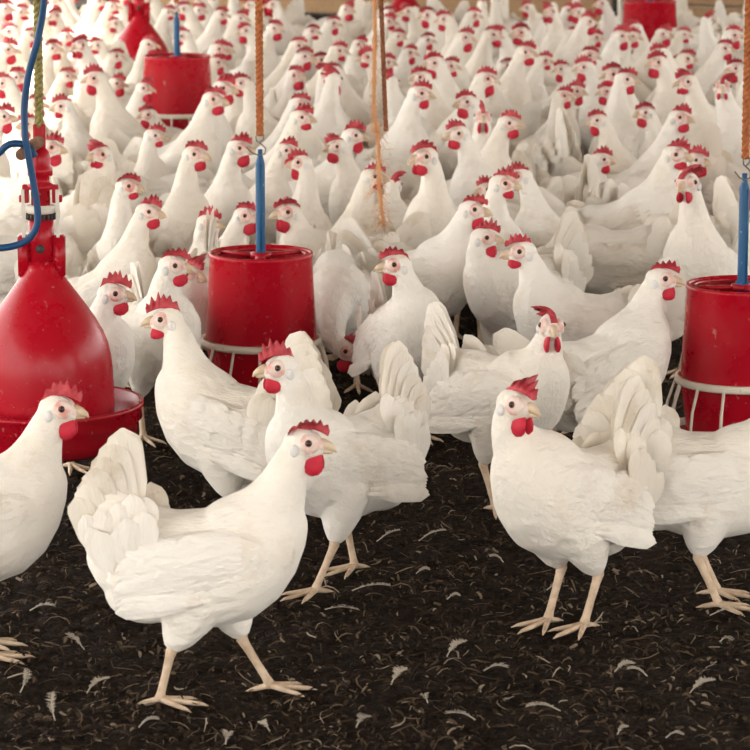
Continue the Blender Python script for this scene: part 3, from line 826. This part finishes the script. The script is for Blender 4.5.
def bucket_feeder(cx, cy, z0, label, rod_top, rope_label, spin=0, sc=1.0, rope=True, cap=False):
    root = link('bucket_feeder', None); root.location = (cx, cy, z0); root.rotation_euler.z = spin; root.scale = (sc, sc, sc)
    tag(root, label, 'feeder', 'red bucket feeders')
    # pan
    bm = bmesh.new(); lathe(bm, [(0, .004), (.085, .004), (.118, .012), (.140, .034), (.147, .058), (.150, .058), (.152, .054), (.144, .030), (.122, .006), (.088, -.002), (0, -.002)], 56)
    link('pan', mesh_of(bm, 'pan', M_REDIN), root)
    bm = bmesh.new(); lathe(bm, [(0, .030), (.10, .030), (.132, .027)], 40); fd = link('feed', mesh_of(bm, 'feed', M_FEED), root)
    # bucket with rim, open top
    bm = bmesh.new(); lathe(bm, [(.098, .030), (.104, .06), (.118, .172), (.1085, .345), (.1095, .347), (.1110, .352), (.1095, .357), (.1040, .357), (.1025, .350), (.112, .18), (.098, .06), (.092, .034)], 64)
    link('bucket', mesh_of(bm, 'bucket', M_RED), root)
    # lid ring with three spokes
    bm = bmesh.new(); lathe(bm, [(.0925, .349), (.103, .349), (.103, .3535), (.0925, .3535), (.0925, .349)], 48)
    for a in (25, 145, 265):
        M = Matrix.Rotation(R(a), 3, 'Z'); box(bm, M @ Vector((.049, 0, .3505)), (.098, .020, .006), M)
    lathe(bm, [(0, .346), (.022, .346), (.022, .356), (0, .356)], 20)
    link('lid', mesh_of(bm, 'lid', M_RED), root)
    # cream guard: two rings and spokes
    g = None
    bm = bmesh.new(); lathe(bm, [(.119, .160), (.1275, .160), (.1290, .165), (.1275, .1745), (.119, .1745), (.119, .160)], 64)
    g = link('guard_ring', mesh_of(bm, 'guard_ring', M_CREAM), root)
    bm = bmesh.new(); lathe(bm, [(.143, .052), (.1545, .052), (.156, .058), (.1545, .064), (.143, .064), (.143, .052)], 64)
    link('pan_ring', mesh_of(bm, 'pan_ring', M_CREAM), root)
    bm = bmesh.new(); tube(bm, [(.126, 0, .165), (.142, 0, .118), (.149, 0, .060)], [.0032, .0032, .0032], 6); sp = mesh_of(bm, 'spoke', M_CREAM)
    for i in range(14):
        o = link('spoke', sp, g); o.rotation_euler.z = 2 * math.pi * (i + .3) / 14
    # blue rod
    top = rod_top
    bm = bmesh.new()
    tube(bm, [(0, 0, .335), (0, 0, .36), (0, 0, top - .030), (0, 0, top - .020), (0, 0, top - .012), (0, 0, top)], [.0102, .0102, .0100, .0072, .0052, .0050], 12, side=(1, 0, 0))
    box(bm, (0, -.0095, (.36 + top - .03) / 2), (.0035, .003, top - .39))
    rd = link('rod', mesh_of(bm, 'rod', M_BLUE), root)
    bm = bmesh.new(); box(bm, (0, 0, .358), (.019, .019, .008)); link('rod_nut', mesh_of(bm, 'rod_nut', M_BLUE, False), rd)
    if rope:
        wire_hook(root, (0, -.004, top - .006), .040 / sc)
        hang_rope('rope', (cx, cy - .003, z0 + sc * (top + .030)), (cx, cy, 2.30), .0085, M_ROPE_O, rope_label, 'orange feeder ropes')
    return root

P1 = at_z(262, 419, 0); P2 = at_z(738, 466, 0)
bucket_feeder(P1.x, P1.y, .004, 'red bucket feeder with cream guard in the middle of the foreground hens', .575, 'twisted orange rope holding the middle bucket feeder', .1)
bucket_feeder(P2.x, P2.y, .010, 'red bucket feeder with cream guard cut off by the right edge', .575, 'twisted orange rope holding the right bucket feeder', .62)
d = at_y(177, 57, 9.9); bucket_feeder(d.x, 9.9, d.z - .352, 'red bucket feeder with a blue rod in the packed flock, before a bell drinker', .50, 'orange rope above the bucket feeder far on the left', .9, 1.0)
d = at_y(650, 2, 12.6); bucket_feeder(d.x, 12.6, max(.004, d.z - .352), 'farthest red bucket feeder, before the tan board wall', .575, 'orange rope above the farthest bucket feeder', .2, 1.0)

def bell_drinker(cx, cy, z0, label, sc=1.0, detail=True, spin=0):
    root = link('bell_drinker', None); root.location = (cx, cy, z0); root.scale = (sc, sc, sc); root.rotation_euler.z = spin
    tag(root, label, 'drinker', 'red bell drinkers')
    Z = -.052
    bm = bmesh.new()       # tray with raised outer lip
    lathe(bm, [(.10, .060), (.125, .052), (.150, .052), (.168, .066), (.181, .100), (.185, .122), (.190, .126), (.1955, .124), (.1965, .117), (.190, .113), (.1925, .092), (.186, .086), (.181, .060), (.168, .040), (.145, .030), (.10, .034), (.10, .060)], 72)
    link('tray', mesh_of(bm, 'tray', M_RED), root)
    bm = bmesh.new()       # bell
    pr = [(.139, .078), (.1375, .105), (.1365, .150), (.1350, .190), (.1325, .215), (.127, .240), (.117, .265), (.103, .290), (.086, .315), (.068, .340), (.052, .362), (.040, .378), (.032, .392), (.028, .405)]
    lathe(bm, pr + [(.020, .405), (.05, .350), (.10, .280), (.128, .20), (.130, .078), (.139, .078)], 72)
    link('bell', mesh_of(bm, 'bell', M_RED), root)
    bm = bmesh.new(); lathe(bm, [(0, .40), (.0245, .40), (.0245, .500), (0, .500)], 28); nk = link('neck_tube', mesh_of(bm, 'neck_tube', M_RED), root)
    for s in (1, -1):      # lugs beside the neck
        bm = bmesh.new(); vs = box(bm, (s * .034, 0, .415), (.024, .030, .082)); bmesh.ops.bevel(bm, geom=bm.edges[:], offset=.003, segments=2, affect='EDGES')
        link('lug', mesh_of(bm, 'lug', M_RED), root)
    bm = bmesh.new(); tube(bm, [(.0, -.024, .432), (.0, -.0285, .432)], .0085, 14); link('lug_bolt', mesh_of(bm, 'lug_bolt', M_BLACK), root)
    if detail:
        bm = bmesh.new(); lathe(bm, [(0, .500), (.027, .500), (.0285, .503), (.0285, .514), (.026, .516), (0, .516)], 28); link('collar', mesh_of(bm, 'collar', M_CLEAR), root)
        bm = bmesh.new()
        for i in range(20):
            a = 2 * math.pi * i / 20; box(bm, (.0270 * math.cos(a), .0270 * math.sin(a), .4935), (.005, .005, .011), Matrix.Rotation(a, 3, 'Z'))
        link('thread_ring', mesh_of(bm, 'thread_ring', M_BLACK), root)
        bm = bmesh.new()   # valve body
        lathe(bm, [(0, .515), (.019, .515), (.0185, .545), (.026, .548), (.026, .556), (.019, .559), (.018, .572), (.0245, .574), (.0245, .588), (.021, .592), (.0215, .606), (.018, .620), (.010, .629), (0, .631)], 24)
        vb = link('valve', mesh_of(bm, 'valve', M_RED), root)
        for s in (1, -1):
            bm = bmesh.new(); box(bm, (s * .029, 0, .538), (.012, .016, .036)); box(bm, (s * .037, 0, .528), (.010, .012, .014)); bmesh.ops.bevel(bm, geom=bm.edges[:], offset=.0015, segments=1, affect='EDGES')
            link('valve_arm', mesh_of(bm, 'valve_arm', M_RED, False), vb)
            bm = bmesh.new(); box(bm, (s * .0335, -.010, .498), (.0065, .0045, .098)); link('spring_link', mesh_of(bm, 'spring_link', M_CLEAR, False), root)
        bm = bmesh.new(); box(bm, (0, 0, .650), (.024, .012, .050)); box(bm, (-.018, 0, .628), (.012, .012, .034), Matrix.Rotation(R(20), 3, 'Y')); bmesh.ops.bevel(bm, geom=bm.edges[:], offset=.003, segments=1, affect='EDGES')
        link('hanger', mesh_of(bm, 'hanger', M_RED, False), root)
    else:
        bm = bmesh.new(); lathe(bm, [(0, .5), (.018, .5), (.018, .62), (.012, .64), (0, .64)], 16); link('valve', mesh_of(bm, 'valve', M_RED), root)
        bm = bmesh.new(); tube(bm, [(-.03, 0, .68), (-.018, 0, .65), (0, 0, .632), (.018, 0, .65), (.03, 0, .68)], .003, 6); link('hanger', mesh_of(bm, 'hanger', M_WIRE), root)
    return root
DY = 5.45
d1 = at_y(45, 402, DY); bell_drinker(d1.x, DY, d1.z - .114, 'large red bell drinker with blue hose at the left edge', .935, True, .0)
dz = d1.z - .114
d = at_y(139, 17, 11.9); bell_drinker(d.x, 11.9, max(.002, d.z - .395 * .93), 'red bell drinker in the packed flock, behind the far left bucket feeder', .93, False)
d = at_y(793, 240, 8.06); bell_drinker(d.x, 8.06, d.z - .122, 'red bell drinker mostly outside the right edge, behind the right bucket feeder', 1.0, False)
d = at_y(262, 22, 14.6); bell_drinker(d.x, 14.6, max(.002, d.z - .20), 'far red bell drinker behind the rope of the middle bucket feeder', .85, False)
d = at_y(405, 34, 14.8); bell_drinker(d.x, 14.8, max(.002, d.z - .13), 'far red bell drinker near the top centre, before the board wall', .85, False)

# rope, plate and hose of the near drinker
a = Vector((d1.x, DY, dz + .625)); b = at_y(37.5, 0, DY); top = a + (b - a) * (2.30 - a.z) / (b.z - a.z)
hang_rope('rope', a, top, .0085, M_ROPE_Y, 'yellow-green and brown rope holding the large bell drinker')
bm = bmesh.new(); pc = at_y(30, 148, DY - .015)
out = [(.020 * sg + .0105 * math.cos(a), .0105 * math.sin(a)) for sg, a0 in ((1, -90), (-1, 90)) for a in [R(a0 + 22.5 * q) for q in range(9)]]
rings(bm, [[(x, -.002, z) for x, z in out], [(x, .002, z) for x, z in out]])
tube(bm, [(.013, -.0035, 0), (.013, .003, 0)], .0045, 10)
pl = link('rope_plate', mesh_of(bm, 'rope_plate', M_RUST, False)); pl.location = pc; pl.rotation_euler = (R(12), R(-36), R(0)); tag(pl, 'rusty flat metal plate that clamps hose and rope above the bell drinker', 'clamp')
def catmull(pts, n=8):
    P = [Vector(p) for p in pts]; P = [P[0] * 2 - P[1]] + P + [P[-1] * 2 - P[-2]]; out = []
    for i in range(1, len(P) - 2):
        for k in range(n):
            t = k / n; p0, p1, p2, p3 = P[i - 1:i + 3]
            out.append(.5 * ((2 * p1) + (p2 - p0) * t + (2 * p0 - 5 * p1 + 4 * p2 - p3) * t * t + (3 * p1 - p0 - 3 * p2 + p3) * t ** 3))
    out.append(P[-2]); return out
hp = [at_y(px, py, DY - .035 - o) for px, py, o in ((44, -60, -.03), (44, 0, -.02), (38, 38, 0), (29, 72, 0), (24.5, 105, 0), (25, 135, .012), (27.5, 150, .012), (33, 180, .01), (37, 205, .01), (37.5, 222, .01), (32, 235, .01), (20, 244, .01), (0, 248, .01), (-25, 246, .01))]
t0 = hp[0]; hp = [Vector((t0.x + .05, DY, 2.3)), Vector((t0.x + .02, DY - .01, 1.4))] + hp
bm = bmesh.new(); tube(bm, catmull(hp),   .0064, 8); tag(link('water_hose', mesh_of(bm, 'hose', M_HOSE)), 'long blue water hose hanging beside the yellow-green rope and curling under the clamp', 'hose')
hp = [at_y(px, py, DY - .03) for px, py in ((-30, 190), (-14, 165), (0, 152), (8, 145), (16, 143.5), (25, 145), (31, 150), (35, 157))]
bm = bmesh.new(); tube(bm, catmull(hp),   .0064, 8); tag(link('water_hose', mesh_of(bm, 'hose', M_HOSE)), 'short blue hose loop entering the clamp from the left edge', 'hose')

# two free twines in the middle
TY = 7.0
lo = at_y(386, 131, TY); hi = at_y(381, 0, TY); hi = lo + (hi - lo) * (2.30 - lo.z) / (hi.z - lo.z)
hang_rope('rope', lo, hi, .0058, M_ROPE_B, 'thin brown rope end hanging beside the frayed orange twine')
def frayed():
    r = random.Random(4)
    path = [at_y(px, py, TY - .012) for px, py in ((375, -40), (374.5, 0), (375, 40), (374, 80), (374, 115), (378, 132), (379, 165), (379.5, 190), (382, 212), (384, 226))]
    hi = path[0] + (path[0] - path[1]) * ((2.30 - path[0].z) / (path[0].z - path[1].z)); path = [hi] + path
    me = rope_mesh(path, .0048, M_ROPE_F, .05, 3, 6, 4)
    o = link('frayed_twine', me); tag(o, 'frayed loose orange twine hanging free in the middle of the flock', 'twine')
    bm = bmesh.new(); c = catmull(path[1:], 10)
    for i in range(520):
        q = r.random(); p = c[int(q * (len(c) - 1))]
        w = .006 + (.006 if q > .5 else 0)
        a = p + Vector((r.gauss(0, w * .5), r.gauss(0, w * .5), 0)); e = a + Vector((r.gauss(0, w), r.gauss(0, w), r.uniform(-.035, .01)))
        m = a.lerp(e, .5) + Vector((r.gauss(0, .003), r.gauss(0, .003), .003)); tube(bm, [a, m, e], .0005, 3)
    f = link('loose_fibres', mesh_of(bm, 'fibres', M_ROPE_F), o); f['kind'] = 'stuff'
frayed()

# ------------------------------------------------------------------ loose feathers on the litter
def downy(L, w, seed):
    """a shed feather: bent shaft and separate barbs"""
    r = random.Random(seed); bm = bmesh.new(); bend = r.uniform(-.35, .35)
    def sh(t): return Vector((L * t, bend * L * t * t, .006 * math.sin(3 * t) + .002))
    tube(bm, [sh(i / 8) for i in range(9)], [.0011 - .0001 * i for i in range(9)], 5)
    n = 30
    for s in (1, -1):
        for i in range(n):
            t = .22 + .76 * i / n + r.uniform(-.012, .012); ww = w * (math.sin(math.pi * min(1, (t - .12) / .93)) ** .7) * r.uniform(.55, 1.1)
            a = sh(t); dr = Vector((.62 + r.uniform(-.15, .15), s, r.uniform(-.05, .35))).normalized()
            e = a + dr * ww; m = a.lerp(e, .55) + Vector((0, 0, r.uniform(0, .003)))
            u = Vector((.0010, 0, 0)) * r.uniform(.7, 1.2)
            v = [bm.verts.new(q) for q in (a - u, a + u, m + u * .9, m - u * .9, e)]
            bm.faces.new(v[:4]); bm.faces.new((v[3], v[2], v[4]))
    return mesh_of(bm, 'feather_vane', M_LOOSE)
KINDS = [downy(.044, .012, 1), downy(.056, .009, 2), downy(.032, .012, 3), downy(.066, .011, 4), downy(.026, .009, 5)]
LF = [(55, 720, 'lying at the lower left corner', 3, 110), (225, 739, 'on the bottom edge below the striding hen', 2, 95), (356, 723, 'on the bottom edge right of the striding hen', 0, 80), (391, 685, 'standing up pale right of the striding hen\'s front foot', 0, 75),
      (377, 541, 'large and beige right of the upright-tailed hen\'s legs', 1, 25), (352, 592, 'long and pale beside the foot of the upright-tailed hen', 3, 20), (325, 604, 'thin and pale just left of the upright-tailed hen\'s foot', 1, -30), (84, 648, 'pale and branching left of the striding hen\'s rear leg', 0, 150),
      (87, 688, 'tan and curled left of the striding hen\'s rear foot', 0, 60), (139, 730, 'small and flat below the striding hen\'s rear foot', 2, 5), (447, 655, 'fluffy and white, left of the front right hen', 0, 60), (484, 667, 'fluffy and white, left below the feet of the front right hen', 0, -20),
      (615, 671, 'bright bluish white below the feet of the front right hen', 2, 20), (647, 674, 'pale, just right of the bright one below the front right hen', 2, 175), (416, 576, 'small and white in the gap between the two front hens', 4, 20), (419, 543, 'pale and streaky below the dark gap between the hens', 1, 10),
      (428, 704, 'short curled and white at the bottom centre', 4, 100), (617, 734, 'small and white on the bottom edge at right', 4, 45), (475, 720, 'brownish and ragged at the bottom centre right', 0, 200), (720, 643, 'small and white below the feet of the hen at the right edge', 4, -50),
      (547, 590, 'big and curved behind the legs of the front right hen', 3, -60), (666, 737, 'pale on the bottom edge toward the right corner', 4, 0), (710, 613, 'matted and pale at the feet of the hen at the right edge', 1, 15), (503, 564, 'small and beige left of the front right hen\'s belly', 4, 160),
      (447, 599, 'tiny and pale in the middle of the bare litter', 4, 30), (363, 417, 'tiny and white beside the middle bucket feeder', 4, 10), (357, 428, 'small and white just below the middle bucket feeder', 4, -20), (20, 690, 'pale at the left edge beside the striding hen', 1, 70),
      (690, 690, 'tan and ragged in the lower right of the litter', 0, 40), (560, 712, 'thin and beige on the litter below the front right hen', 1, 185), (270, 725, 'tan and curled under the striding hen\'s front foot', 4, 120), (30, 610, 'pale near the foot of the hen at the left edge', 0, 0)]
for (px, py, where, kd, an) in LF:
    w = at_z(px, py, .004); o = bpy.data.objects.new('loose_feather', KINDS[kd]); COL.objects.link(o)
    o.location = (w.x, w.y, ground_h(w.x, w.y) + .006); o.rotation_euler = (R(rnd.uniform(-20, 20)), R(rnd.uniform(-22, 2)), R(an)); tag(o, 'shed feather ' + where, 'feather', 'shed feathers on the litter')
# ------------------------------------------------------------------ drop birds that nothing shows of, name the half hidden ones by where they show
def seen_from_camera(step=4):
    bpy.context.view_layer.update(); dg = bpy.context.evaluated_depsgraph_get(); hits = {}
    for j in range(0, 260, step):
        for i in range(0, 750, step):
            d = ray(i + .5, j + .5).normalized(); ok, p, nn, fi, ob, mm = S.ray_cast(dg, cam.location, d)
            if ok:
                ob = ob.original
                while ob.parent is not None: ob = ob.parent
                hits.setdefault(ob.name, []).append((i, j))
    return hits
hits = seen_from_camera()
def drop(o):
    for c in list(o.children):
        for g in list(c.children): bpy.data.objects.remove(g)
        bpy.data.objects.remove(c)
    bpy.data.objects.remove(o)
left_over = []
for o, e in filler:
    q = hits.get(o.name, [])
    if len(q) < 3: drop(o)
    else: left_over.append((sum(a for a, b in q) / len(q), sum(b for a, b in q) / len(q), o, e))
for bi, (hi, bname) in enumerate(BANDS):
    lo = BANDS[bi - 1][0] if bi else -99
    row = sorted([q for q in left_over if lo <= q[1] < hi], key=lambda q: q[0])
    for k, (px, py, o, (X, Y)) in enumerate(row):
        lx, lname = min(LINES, key=lambda q: abs(q[0] - px))
        if px >= lx: n = sum(1 for q in row[:k] if lx <= q[0]); side = 'right'
        else: n = sum(1 for q in row[k + 1:] if q[0] < lx); side = 'left'
        what = 'half hidden hen' if X < -.55 and Y > 13.2 else 'hen with hidden head'
        tag(o, 'white %s, %s %s of the %s %s' % (what, ORD[n], side, lname, bname), 'hen', 'half hidden hens of the packed flock')
print('half hidden hens kept', len(left_over), 'of', len(filler))
for o, e in hidden:
    if len(hits.get(o.name, [])) < 3: drop(o)
print('unseen', [o['label'] for o, h, _ in placed if len(hits.get(o.name, [])) < 2])
